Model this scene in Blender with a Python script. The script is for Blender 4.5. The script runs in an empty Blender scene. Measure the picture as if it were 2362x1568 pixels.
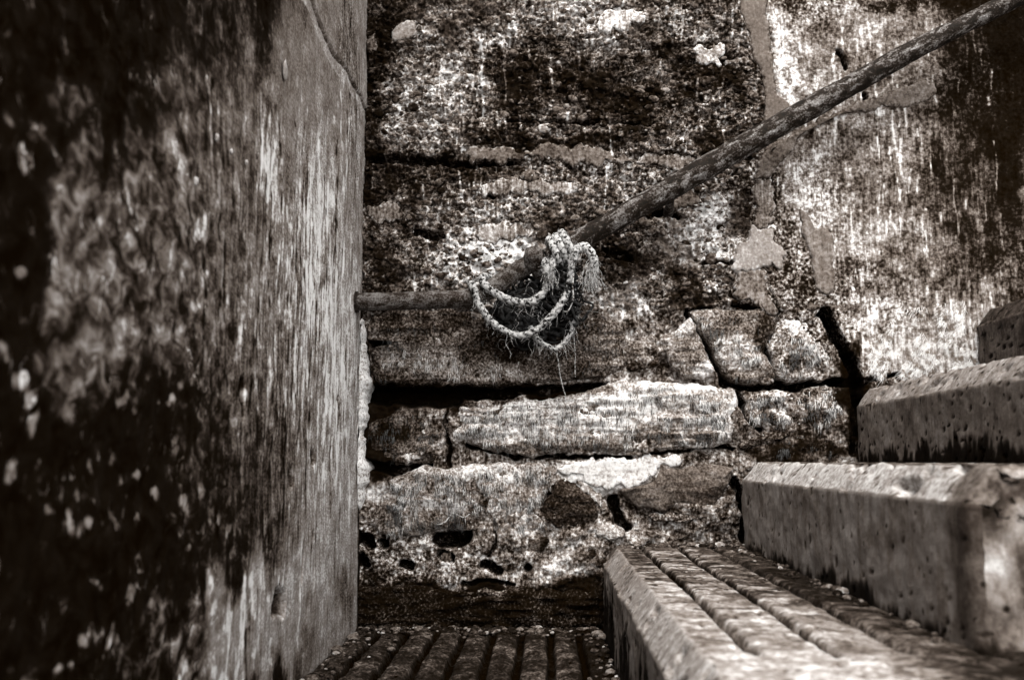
import bpy, math, random
import numpy as np
from mathutils import Matrix, Vector
R = math.radians
rng = np.random.default_rng(7)
random.seed(7)
S = bpy.context.scene
COL = S.collection

# ------------------------------------------------------------------ camera
D = 2.30                               # camera to back wall, metres
FPX = 2295.0                           # focal length in units of the 2361-wide picture
YAW, PITCH = math.atan(79.5 / FPX), math.atan(276 / FPX)
cam_d = bpy.data.cameras.new('camera')
cam_d.lens, cam_d.sensor_width = FPX / 2361 * 36, 36
cam_d.clip_start, cam_d.clip_end = 0.05, 500
cam_d.dof.use_dof = True
cam_d.dof.focus_distance = 2.22
cam_d.dof.aperture_fstop = 5.0
cam_d.dof.aperture_blades = 7
cam = bpy.data.objects.new('camera', cam_d)
COL.objects.link(cam)
cam.location = (0, -D, 0)
cam.rotation_euler = (R(90) + PITCH, 0, YAW)
S.camera = cam

# ------------------------------------------------------------------ light: an overcast day
SUN_EL, SUN_AZ = 60.0, 186.0           # azimuth measured clockwise from +y (the back wall)
w = bpy.data.worlds.new('World')
S.world = w
w.use_nodes = True
nt = w.node_tree
bgn = nt.nodes['Background']
sky = nt.nodes.new('ShaderNodeTexSky')
sky.sky_type = 'NISHITA'
sky.sun_disc = False
sky.sun_elevation, sky.sun_rotation = R(SUN_EL), R(SUN_AZ)
hs = nt.nodes.new('ShaderNodeHueSaturation')
hs.inputs['Saturation'].default_value = 0.0
nt.links.new(sky.outputs[0], hs.inputs['Color'])
nt.links.new(hs.outputs[0], bgn.inputs[0])
bgn.inputs[1].default_value = 0.15
sl = bpy.data.lights.new('sun', 'SUN')
sl.energy, sl.angle, sl.color = 0.95, R(26), (1, 0.95, 0.90)
sun = bpy.data.objects.new('sun', sl)
COL.objects.link(sun)
to_sun = Vector((math.sin(R(SUN_AZ)) * math.cos(R(SUN_EL)), math.cos(R(SUN_AZ)) * math.cos(R(SUN_EL)), math.sin(R(SUN_EL))))
sun.rotation_euler = to_sun.to_track_quat('Z', 'Y').to_euler()
S.view_settings.view_transform = 'Standard'
S.view_settings.look = 'None'
S.view_settings.exposure = 2.05
S.view_settings.gamma = 1
S.view_settings.use_curve_mapping = False

# ------------------------------------------------------------------ helpers
ROT = np.array(cam.rotation_euler.to_matrix())


def ray(px, py):
    v = ROT @ np.array([(px - 1180.5) / FPX, (784 - py) / FPX, -1.0])
    return v


def at(px, py, y=0.0):                 # a point on the plane y = const
    v = ray(px, py)
    t = (y + D) / v[1]
    return np.array([v[0] * t, y, v[2] * t])


XL = -0.43                             # face of the left wall


def atl(px, py):                       # a point on the left wall
    v = ray(px, py)
    t = XL / v[0]
    return np.array([XL, -D + v[1] * t, v[2] * t])


def _h(ix, iy, iz, seed):
    h = (ix * 374761393 + iy * 668265263 + iz * 2147483647 + seed * 974711) & 0xffffffff
    h = ((h ^ (h >> 13)) * 1274126177) & 0xffffffff
    h = h ^ (h >> 16)
    return (h & 0xffff) / 65535.0


def vn(x, y, z=None, seed=0):
    x, y = np.asarray(x, float), np.asarray(y, float)
    ix, iy = np.floor(x).astype(np.int64), np.floor(y).astype(np.int64)
    fx, fy = x - ix, y - iy
    fx, fy = fx * fx * (3 - 2 * fx), fy * fy * (3 - 2 * fy)

    def lay(iz):
        a, b = _h(ix, iy, iz, seed), _h(ix + 1, iy, iz, seed)
        c, d = _h(ix, iy + 1, iz, seed), _h(ix + 1, iy + 1, iz, seed)
        return (a + (b - a) * fx) * (1 - fy) + (c + (d - c) * fx) * fy
    if z is None:
        return lay(0)
    z = np.asarray(z, float)
    iz = np.floor(z).astype(np.int64)
    fz = z - iz
    fz = fz * fz * (3 - 2 * fz)
    return lay(iz) * (1 - fz) + lay(iz + 1) * fz


def fbm(x, y, z=None, o=4, seed=0, g=0.5):  # about -0.5 .. 0.5
    s, a, t = 0, 1.0, 0
    for k in range(o):
        f = 2.03 ** k
        s = s + a * (vn(x * f + 17 * k, y * f - 9 * k, None if z is None else z * f, seed + k) - 0.5)
        t += a
        a *= g
    return s / t * 1.4


def sst(a, b, x):
    t = np.clip((x - a) / (b - a), 0, 1)
    return t * t * (3 - 2 * t)


def link(name, data, parent=None):
    o = bpy.data.objects.new(name, data)
    COL.objects.link(o)
    if parent:
        o.parent = parent
        o.location = -Vector(root_loc(parent))
    return o


def root_loc(o):
    l = Vector((0, 0, 0))
    while o:
        l += o.location
        o = o.parent
    return l


def tag(o, label=None, cat=None, group=None, kind=None):
    for k, v in (('label', label), ('category', cat), ('group', group), ('kind', kind)):
        if v:
            o[k] = v
    return o


def thing(name, loc, label, cat, group=None):
    o = bpy.data.objects.new(name, None)
    COL.objects.link(o)
    o.location = [float(c) for c in loc]
    return tag(o, label, cat, group)


def mesh(name, V, F, mat, parent=None, attrs=None, smooth=True):
    V = np.ascontiguousarray(V, dtype=np.float32)
    me = bpy.data.meshes.new(name)
    if isinstance(F, np.ndarray):
        F = [F]
    me.vertices.add(len(V))
    me.vertices.foreach_set('co', V.ravel())
    idx = np.concatenate([f.ravel() for f in F]).astype(np.int32)
    cnt = np.concatenate([np.full(len(f), f.shape[1]) for f in F]).astype(np.int32)
    me.loops.add(len(idx))
    me.loops.foreach_set('vertex_index', idx)
    me.polygons.add(len(cnt))
    st = np.concatenate([[0], np.cumsum(cnt)[:-1]]).astype(np.int32)
    me.polygons.foreach_set('loop_start', st)
    me.polygons.foreach_set('loop_total', cnt)
    me.polygons.foreach_set('use_smooth', np.full(len(cnt), smooth))
    for k, a in (attrs or {}).items():
        at_ = me.attributes.new(k, 'FLOAT', 'POINT')
        at_.data.foreach_set('value', np.broadcast_to(np.asarray(a, np.float32), (len(V),)).copy())
    me.update(calc_edges=True)
    me.materials.append(mat)
    return link(name, me, parent)


def gridfaces(nu, nv, flip=False, wrapu=False):
    i = np.arange(nu * nv).reshape(nu, nv)
    if wrapu:
        i = np.vstack([i, i[:1]])
    a, b, c, d = i[:-1, :-1].ravel(), i[1:, :-1].ravel(), i[1:, 1:].ravel(), i[:-1, 1:].ravel()
    return np.stack([a, d, c, b] if flip else [a, b, c, d], 1)


def frames(P):
    T = np.gradient(P, axis=0)
    T /= np.linalg.norm(T, axis=1)[:, None] + 1e-12
    N = np.zeros_like(P)
    n = np.cross(T[0], [0.31, 0.2, 0.93])
    for i in range(len(P)):
        n = n - T[i] * np.dot(n, T[i])
        n /= np.linalg.norm(n) + 1e-12
        N[i] = n
    return T, N, np.cross(T, N)


def tube(P, r, k=8, cap=True):
    P = np.asarray(P, float)
    r = np.broadcast_to(np.asarray(r, float), (len(P),))
    T, N, Bn = frames(P)
    a = np.linspace(0, 2 * np.pi, k, endpoint=False)
    V = P[None] + r[None, :, None] * (np.cos(a)[:, None, None] * N[None] + np.sin(a)[:, None, None] * Bn[None])
    n = len(P)
    V = V.reshape(-1, 3)
    F = [gridfaces(k, n, wrapu=True)]
    if cap:
        V = np.vstack([V, P[:1], P[-1:]])
        i = np.arange(k)
        j = (i + 1) % k
        F.append(np.stack([j * n, i * n, np.full(k, k * n)], 1))
        F.append(np.stack([i * n + n - 1, j * n + n - 1, np.full(k, k * n + 1)], 1))
    return V, F


def joinm(parts):
    V, Q, T, o = [], [], [], 0
    for v, fs in parts:
        V.append(v)
        for f in (fs if isinstance(fs, list) else [fs]):
            (Q if f.shape[1] == 4 else T).append(f + o)
        o += len(v)
    F = [np.concatenate(x) for x in (Q, T) if x]
    return np.concatenate(V), F


def spline(pts, step):
    P = np.asarray(pts, float)
    P = np.vstack([2 * P[0] - P[1], P, 2 * P[-1] - P[-2]])
    out = []
    for i in range(1, len(P) - 2):
        n = max(2, int(np.linalg.norm(P[i + 1] - P[i]) / step))
        t = np.linspace(0, 1, n, endpoint=False)[:, None]
        p0, p1, p2, p3 = P[i - 1], P[i], P[i + 1], P[i + 2]
        out.append(0.5 * (2 * p1 + (p2 - p0) * t + (2 * p0 - 5 * p1 + 4 * p2 - p3) * t ** 2 + (3 * p1 - p0 - 3 * p2 + p3) * t ** 3))
    out.append(P[-2][None])
    return np.concatenate(out)


# ------------------------------------------------------------------ materials
RAMP = [(0.0, (.0036, .0019, .0006)), (0.30, (.0066, .0041, .0021)), (0.43, (.036, .0265, .0205)), (0.57, (.125, .103, .0875)), (0.71, (.25, .225, .208)), (0.86, (.56, .545, .53)), (1.0, (.66, .65, .64))]


def ramp_cols(ramp, stops):
    els = ramp.color_ramp.elements
    while len(els) < len(stops):
        els.new(0.5)
    for e, (p, c) in zip(els, stops):
        e.position = p
        e.color = (*c, 1)


class NB:
    def __init__(s, name):
        s.m = bpy.data.materials.new(name)
        s.m.use_nodes = True
        s.t = s.m.node_tree
        s.b = s.t.nodes['Principled BSDF']

    def n(s, typ, **kw):
        nd = s.t.nodes.new('ShaderNode' + typ)
        for k, v in kw.items():
            setattr(nd, k, v)
        return nd

    def l(s, a, b):
        s.t.links.new(a, b)

    def math(s, op, a, b=None, c=None):
        nd = s.n('Math', operation=op)
        for i, v in enumerate((a, b, c)):
            if v is None:
                continue
            if isinstance(v, (int, float)):
                nd.inputs[i].default_value = v
            else:
                s.l(v, nd.inputs[i])
        return nd.outputs[0]

    def noise(s, vec, scale, detail=3, rough=0.55, dist=0.0):
        nd = s.n('TexNoise')
        nd.inputs['Scale'].default_value = scale
        nd.inputs['Detail'].default_value = detail
        nd.inputs['Roughness'].default_value = rough
        nd.inputs['Distortion'].default_value = dist
        s.l(vec, nd.inputs['Vector'])
        return nd.outputs['Fac']

    def mapping(s, vec, scale, rot=(0, 0, 0)):
        nd = s.n('Mapping')
        nd.inputs['Scale'].default_value = scale
        nd.inputs['Rotation'].default_value = rot
        s.l(vec, nd.inputs['Vector'])
        return nd.outputs[0]

    def attr(s, name):
        return s.n('Attribute', attribute_name=name).outputs['Fac']

    def mix(s, f, a, b):
        return s.math('ADD', s.math('MULTIPLY', s.math('SUBTRACT', b, a), f), a)


def grime(name, fine=190, mid=48, coarse=34, streak_axis=(1, 1, 0.10), fine_axis=(1, 1, 1), mgain=1.5, caxis=(1, 1, .62), bump=0.5, bdist=0.003, lean=0.0, gloss=0.0, fgain=3.6, pits=0.0, growth=False):
    m = NB(name)
    pos = m.n('NewGeometry').outputs['Position']
    # the run of the stains and growth over the surface
    spos = m.mapping(pos, (1, 1, 1), (0, lean, 0)) if lean else pos
    nf = m.noise(m.mapping(pos, fine_axis), fine, 3, 0.62)
    nm = m.noise(m.mapping(pos, fine_axis), mid, 4, 0.62)
    ns = m.noise(m.mapping(spos, streak_axis), fine * 0.8, 4, 0.65, 0.35)
    nc = m.noise(m.mapping(pos, caxis), coarse, 5, 0.6, 0.7)
    tone, grain, streak, crs = (m.attr(a) for a in ('tone', 'grain', 'streak', 'coarse'))
    f = m.mix(streak, nf, m.math('ADD', m.math('MULTIPLY_ADD', ns, .78, -.085), m.math('MULTIPLY', nf, .42)))
    f = m.mix(crs, f, nc)
    v = m.math('MULTIPLY', m.math('SUBTRACT', f, 0.5), fgain)
    v = m.math('ADD', v, m.math('MULTIPLY', m.math('SUBTRACT', nm, 0.5), mgain))
    v = m.math('MULTIPLY_ADD', v, grain, tone)
    if growth:                                   # pale roots of weed and scattered flakes
        fl = m.attr('fleck')
        wv = m.n('VectorMath', operation='ADD')
        nz = m.n('TexNoise')
        nz.inputs['Scale'].default_value = 38
        nz.inputs['Detail'].default_value = 3
        m.l(pos, nz.inputs['Vector'])
        sc = m.n('VectorMath', operation='SCALE')
        sc.inputs['Scale'].default_value = 0.035
        m.l(nz.outputs['Color'], sc.inputs[0])
        m.l(pos, wv.inputs[0]); m.l(sc.outputs[0], wv.inputs[1])
        vo = m.n('TexVoronoi')
        vo.inputs['Scale'].default_value = 33
        m.l(m.mapping(wv.outputs[0], (1, .6, .9)), vo.inputs['Vector'])
        sz = m.math('MULTIPLY', m.noise(pos, 17, 2), 0.62)
        isl = m.math('MULTIPLY', m.math('SUBTRACT', sz, vo.outputs['Distance']), 6.0)
        isl = m.math('MINIMUM', m.math('MAXIMUM', isl, 0.0), 1.0)
        v = m.math('MULTIPLY_ADD', m.math('MULTIPLY', isl, fl), 0.50, v)
        rv = m.noise(m.mapping(wv.outputs[0], (1, 1, .45)), 20, 2, 0.5, 0.8)
        rv = m.math('SUBTRACT', 1.0, m.math('MULTIPLY', m.math('ABSOLUTE', m.math('SUBTRACT', rv, 0.5)), 55.0))
        rv = m.math('MULTIPLY', m.math('MAXIMUM', rv, 0.0), crs)
        rv = m.math('MULTIPLY', rv, m.math('MULTIPLY', m.math('MAXIMUM', m.math('SUBTRACT', nm, 0.45), 0.0), 2.2))
        v = m.math('ADD', v, rv)
    if pits:
        vo = m.n('TexVoronoi')
        vo.inputs['Scale'].default_value = pits
        m.l(pos, vo.inputs['Vector'])
        p = m.math('SUBTRACT', 1.0, m.math('MULTIPLY', vo.outputs['Distance'], 4.2))
        p = m.math('MAXIMUM', p, 0.0)
        gate = m.math('GREATER_THAN', m.noise(pos, pits * 0.5, 1), 0.54)
        p = m.math('MULTIPLY', p, gate)
        v = m.math('SUBTRACT', v, m.math('MULTIPLY', p, 0.42))
    rp = m.n('ValToRGB')
    ramp_cols(rp, RAMP)
    m.l(v, rp.inputs[0])
    m.l(rp.outputs[0], m.b.inputs['Base Color'])
    m.b.inputs['Roughness'].default_value = 0.95 - gloss
    m.l(m.math('MULTIPLY', m.math('MAXIMUM', v, 0.0), 0.10 + 1.2 * gloss), m.b.inputs['Specular IOR Level'])
    bp = m.n('Bump')
    bp.inputs['Strength'].default_value = bump
    bp.inputs['Distance'].default_value = bdist
    hgt = m.math('ADD', m.math('MULTIPLY', f, 1.0), m.math('MULTIPLY', m.noise(pos, fine * 2.2, 2), 0.45))
    if pits:
        hgt = m.math('SUBTRACT', hgt, m.math('MULTIPLY', p, 1.5))
    m.l(hgt, bp.inputs['Height'])
    m.l(bp.outputs[0], m.b.inputs['Normal'])
    return m.m


M_WALL = grime('weathered_concrete', fine=140, mid=30, streak_axis=(1, 1, 0.13), bump=0.45, bdist=0.004, fgain=6.2, mgain=3.6)
M_STONE = grime('algae_streaked_stone', fine=190, mid=26, streak_axis=(1, 1, 0.14), bump=0.42, bdist=0.003, fgain=5.6, mgain=2.4)
M_PATCH = grime('smooth_mortar', fine=150, mid=20, streak_axis=(1, 1, 0.12), bump=0.25, bdist=0.002, fgain=4.6, mgain=2.2)
M_LEFT = grime('poured_concrete', fine=230, mid=26, coarse=52, streak_axis=(1, .55, 0.06), fine_axis=(1, .6, 1), caxis=(1, .55, .8), bump=0.5, bdist=0.003, fgain=6.4, mgain=2.8, growth=True)
M_STEP = grime('cast_step_concrete', fine=150, mid=34, coarse=40, streak_axis=(1, 1, 0.14), bump=0.5, bdist=0.003, gloss=0.16, pits=48, fgain=5.0, mgain=2.2)


def rust(name, off, ms=42, ga=3.4, gb=1.3, sx=.45, rot=-29.6):
    m = NB(name)
    pos = m.n('NewGeometry').outputs['Position']
    mp = m.n('Mapping', vector_type='TEXTURE')     # flakes run along the bar
    mp.inputs['Rotation'].default_value = (0, R(rot), 0)
    mp.inputs['Scale'].default_value = (1 / sx, 1, 1)
    m.l(pos, mp.inputs['Vector'])
    a = m.noise(mp.outputs[0], ms, 4, 0.65, 0.5)
    b = m.noise(pos, 260, 3, 0.6)
    v = m.math('ADD', m.math('MULTIPLY', m.math('SUBTRACT', a, 0.5), ga), m.math('MULTIPLY', m.math('SUBTRACT', b, 0.5), gb))
    v = m.math('ADD', v, off)
    rp = m.n('ValToRGB')
    ramp_cols(rp, [(0.0, (.004, .0026, .0012)), (0.40, (.011, .0068, .004)), (0.50, (.034, .026, .021)), (0.62, (.085, .076, .070)), (0.85, (.15, .14, .133)), (1, (.30, .29, .28))])
    m.l(v, rp.inputs[0])
    m.l(rp.outputs[0], m.b.inputs['Base Color'])
    m.b.inputs['Roughness'].default_value = 0.72
    m.b.inputs['Specular IOR Level'].default_value = 0.10
    bp = m.n('Bump')
    bp.inputs['Strength'].default_value = 0.7
    bp.inputs['Distance'].default_value = 0.003
    m.l(m.math('ADD', a, m.math('MULTIPLY', b, 0.6)), bp.inputs['Height'])
    m.l(bp.outputs[0], m.b.inputs['Normal'])
    return m.m


def fibre(name, lo, hi, scale=140):
    m = NB(name)
    pos = m.n('NewGeometry').outputs['Position']
    a = m.noise(pos, scale, 3, 0.6)
    rp = m.n('ValToRGB')
    ramp_cols(rp, [(0.40, (lo, lo * .8, lo * .65)), (0.54, (hi, hi * .985, hi * .965))])
    m.l(a, rp.inputs[0])
    m.l(rp.outputs[0], m.b.inputs['Base Color'])
    m.b.inputs['Roughness'].default_value = 0.95
    m.b.inputs['Specular IOR Level'].default_value = 0.05
    bp = m.n('Bump')
    bp.inputs['Strength'].default_value = 0.5
    bp.inputs['Distance'].default_value = 0.0015
    m.l(m.noise(pos, 500, 2), bp.inputs['Height'])
    m.l(bp.outputs[0], m.b.inputs['Normal'])
    return m.m


M_RUST = rust('rusted_iron', .41, 58, 2.5, 1.3, .55)
M_RUSTP = rust('paler_iron', .545, 50, 1.1, 1.0, .6, 0)  # same iron in a paler, evener tone
M_ROPE = fibre('weathered_rope', 0.006, 0.34, 150)
M_ROPEPALE = fibre('pale_rope', 0.008, 0.40, 150)
M_DARKROPE = fibre('tarred_twine', 0.004, 0.022, 90)
M_FIBRE = fibre('loose_fibre', 0.05, 0.42, 200)
M_ALGAE = fibre('dried_algae', 0.16, 0.70, 60)
M_ALGAED = fibre('dark_algae', 0.008, 0.08, 60)

# ------------------------------------------------------------------ tones of the back wall, stains and a dark corner strip, in wall metres
# px, py, rx, ry -> centre and radii; tone, grain, streak (None keeps), weight, softness
BW = [
    # bare aggregate, top left half
    (1200, 40, 330, 80, .56, .30, .1, 1, .5), (860, 200, 34, 300, .22, .22, None, 1, .6), (880, 60, 60, 70, .30, .22, None, .9, .6),
    (1010, 230, 110, 150, .62, .32, .2, 1, .6), (1470, 235, 300, 105, .30, .26, .15, 1, .5), (1300, 70, 170, 60, .60, .26, .1, .8, .6), (1230, 160, 130, 60, .32, .30, None, .9, .5),
    (1650, 60, 50, 60, .46, .28, None, 1, .5), (1590, 150, 100, 50, .24, .25, None, .9, .5), (1000, 400, 170, 36, .27, .24, None, .9, .5),
    (1230, 300, 130, 40, .42, .36, .3, .8, .6), (1330, 330, 200, 18, .22, .2, None, .9, .5), (870, 400, 36, 120, .22, .2, None, 1, .5),
    (1640, 300, 110, 90, .42, .34, None, .9, .5), (1560, 400, 140, 50, .44, .36, None, .8, .5),
    (1170, 470, 170, 60, .52, .36, .3, .9, .5), (930, 530, 110, 60, .38, .28, None, .9, .5), (960, 610, 120, 70, .47, .34, None, 1, .5),
    (1130, 600, 120, 90, .78, .30, .1, 1, .5), (1170, 590, 70, 60, .82, .26, .1, .9, .5), (1060, 655, 120, 24, .70, .3, .1, .9, .5), (1330, 480, 90, 60, .45, .33, None, .8, .5), (1500, 580, 140, 90, .50, .36, None, .9, .5),
    (1620, 560, 90, 110, .72, .30, .2, 1, .5), (1440, 690, 70, 60, .70, .33, .2, .9, .5), (1490, 760, 50, 40, .8, .3, .3, .9, .5), (1420, 600, 60, 40, .33, .28, None, .8, .5), (1590, 650, 90, 40, .42, .32, None, .9, .5),
    # newer render, right
    (2080, 300, 300, 420, .56, .20, .45, 1, .12), (1803, 150, 26, 160, .74, .26, .5, 1, .6), (1890, 235, 90, 60, .68, .26, .5, .8, .6), (1990, 110, 90, 60, .58, .22, .5, .9, .5),
    (2140, 60, 110, 70, .56, .20, .5, 1, .5), (2030, 210, 70, 40, .52, .2, None, .6, .5), (2120, 12, 260, 22, .26, .26, .2, .9, .5), (1900, 20, 90, 30, .52, .3, .2, .8, .5),
    (2290, 350, 140, 330, .23, .18, .5, 1, .65), (2345, 120, 140, 200, .14, .16, .3, 1, .55), (2250, 210, 90, 60, .24, .26, .3, .8, .6),
    (2200, 450, 70, 180, .36, .20, .8, .8, .8), (1880, 470, 48, 130, .74, .3, .5, .9, .5), (1960, 570, 80, 80, .70, .26, .5, .9, .5), (2060, 500, 80, 130, .54, .2, .6, .9, .5),
    (2010, 640, 110, 40, .48, .3, .5, .8, .5), (2130, 600, 110, 40, .50, .22, .7, .8, .5), (2250, 690, 110, 50, .46, .2, .8, .9, .5), (2110, 820, 120, 70, .73, .18, .9, 1, .5), (2200, 740, 90, 50, .62, .2, .8, .8, .6), (2000, 760, 60, 90, .68, .3, .8, .9, .5),
    (2358, 440, 14, 100, .50, .14, .6, .9, .5), (2350, 640, 40, 70, .46, .2, .7, .8, .5), (2300, 780, 70, 60, .52, .2, .8, 1, .5),
    # masonry below
    (1400, 1050, 640, 330, .52, .30, .55, 1, .08), (860, 990, 50, 120, .14, .12, None, 1, .4), (950, 920, 130, 34, .10, .1, None, 1, .5), (1200, 905, 200, 16, .08, .08, None, 1, .4),
    (1100, 1390, 330, 46, .11, .14, .1, 1, .25), (900, 1330, 90, 26, .30, .26, None, .8, .5), (1340, 1360, 70, 46, .16, .2, None, .9, .5),
    (1010, 1290, 170, 36, .58, .36, .4, 1, .5), (1210, 1235, 60, 16, .80, .2, .3, 1, .5), (1330, 1270, 70, 50, .66, .26, .4, .9, .5), (1180, 1330, 100, 20, .62, .3, .6, .9, .5), (1310, 1310, 70, 22, .74, .26, .5, .9, .5),
    (1420, 1240, 60, 16, .68, .26, .3, .9, .5), (1430, 1290, 70, 30, .40, .28, None, .8, .5), (1560, 1265, 130, 16, .50, .3, None, .9, .5), (1350, 1160, 30, 40, .42, .24, .3, .8, .5), (860, 1130, 34, 26, .74, .2, .4, 1, .5),
    (1400, 1090, 120, 40, .84, .14, .3, 1, .4), (1690, 1180, 26, 80, .52, .32, None, 1, .4), (1960, 900, 24, 100, .15, .16, None, 1, .4), (1850, 1040, 130, 20, .26, .2, None, .9, .4),
    (1260, 740, 150, 50, .30, .2, None, .6, .6), (860, 840, 40, 80, .2, .15, None, .9, .5),  # wall toned darker behind the rope loops
]


def field(X, Z, spec=BW, unit=0.001, base=(.47, .34, .1), seed=3):
    wx = X + 0.05 * fbm(X * 14, Z * 14, o=4, seed=seed)
    wz = Z + 0.05 * fbm(X * 14, Z * 14, o=4, seed=seed + 40)
    n = len(X)
    t, g, s = (np.full(n, b, float) for b in base)
    for (px, py, rx, ry, T, G, K, wt, soft) in spec:
        c = at(px, py)
        d = np.sqrt(((wx - c[0]) / (rx * unit)) ** 2 + ((wz - c[2]) / (ry * unit)) ** 2)
        wgt = wt * (1 - sst(1 - soft, 1 + soft, d))
        t += (T - t) * wgt
        if G is not None:
            g += (G - g) * wgt
        if K is not None:
            s += (K - s) * wgt
    return t, g, s


def segdist(X, Z, pts):
    P = np.array([[at(*p)[0], at(*p)[2]] for p in pts])
    d = np.full(len(X), 9.0)
    for a, b in zip(P[:-1], P[1:]):
        e = b - a
        L = e @ e + 1e-12
        t = np.clip(((X - a[0]) * e[0] + (Z - a[1]) * e[1]) / L, 0, 1)
        d = np.minimum(d, np.hypot(X - a[0] - t * e[0], Z - a[1] - t * e[1]))
    return d


# open joints, cracks and holes: points, half width, depth
CUTS = [
    ([(850, 905), (1000, 908), (1180, 902)], .016, .09), ([(1180, 902), (1330, 893), (1400, 890)], .010, .06),
    ([(850, 905), (940, 915), (1050, 918)], .022, .08),
    ([(1584, 725), (1610, 770), (1640, 820), (1672, 885)], .009, .06),
    ([(1760, 800), (1790, 850), (1800, 885)], .009, .05),
    ([(1895, 725), (1925, 775), (1950, 830), (1972, 890), (1975, 960), (1970, 1040)], .014, .08),
    ([(1672, 885), (1760, 896), (1900, 888), (1965, 880)], .010, .07),
    ([(1702, 910), (1718, 960), (1750, 990)], .008, .05),
    ([(1290, 1050), (1450, 1052)], .005, .04), ([(1500, 1046), (1600, 1035), (1690, 1030)], .004, .03),
    ([(1080, 1030), (1200, 1052), (1300, 1050)], .006, .04),
    ([(1035, 930), (1028, 1000), (1040, 1075)], .006, .02),
    ([(850, 1075), (930, 1085), (985, 1068)], .014, .06),
    ([(1450, 1287), (1560, 1288), (1650, 1286)], .013, .10),
    ([(1015, 1245), (1068, 1240)], .017, .08), ([(1020, 1280), (1040, 1290)], .012, .05),
    ([(830, 1240), (850, 1248)], .014, .08), ([(835, 1290), (845, 1300)], .014, .07), ([(880, 1245), (888, 1252)], .008, .05), ([(930, 1300), (940, 1302)], .012, .05),
    ([(1120, 1300), (1150, 1312)], .010, .05), ([(1215, 1305), (1212, 1306)], .008, .05), ([(1070, 1340), (1180, 1344)], .005, .03), ([(1262, 1148), (1268, 1150)], .006, .03),
    ([(905, 1020), (908, 1090), (903, 1200)], .003, .015), ([(1046, 1100), (1052, 1190)], .003, .015), ([(1140, 1200), (1143, 1245), (1130, 1280)], .004, .02),
    ([(1415, 1150), (1425, 1190), (1440, 1215)], .012, .06), ([(1690, 1110), (1715, 1160), (1718, 1240)], .010, .06),
    ([(860, 371), (950, 372), (1060, 384), (1180, 376)], .008, .03), ([(1170, 290), (1300, 288), (1470, 292)], .004, .014), ([(962, 535), (1000, 548), (1020, 547)], .010, .035), ([(1120, 455), (1135, 458)], .007, .03),
    ([(1690, 705), (1740, 712), (1790, 722)], .006, .04), ([(1620, 608), (1700, 605)], .005, .02), ([(1500, 488), (1560, 505)], .008, .03), ([(1395, 585), (1450, 592)], .010, .03),
    ([(1580, 722), (1640, 718)], .004, .03), ([(1925, 125), (1945, 165)], .005, .02), ([(1985, 225), (1990, 235)], .006, .02), ([(1755, 300), (1770, 310)], .003, .01),
    ([(865, 795), (910, 800)], .016, .06),
    ([(905, 100), (960, 102)], .004, .012),
    ([(1965, 885), (2060, 868)], .006, .03),
]

def z6(*p): return [(812 + x * .3975, 850 + y * .3975) for x, y in p]
def z7(*p): return [(1322 + x * .4216, 661 + y * .4216) for x, y in p]
def z5(*p): return [(793 + x * .3132, 510 + y * .3132) for x, y in p]
def z4(*p): return [(1605.5 + x * .4818, y * .4818) for x, y in p]
def z3(*p): return [(812 + x * .4216, y * .4216) for x, y in p]


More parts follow.
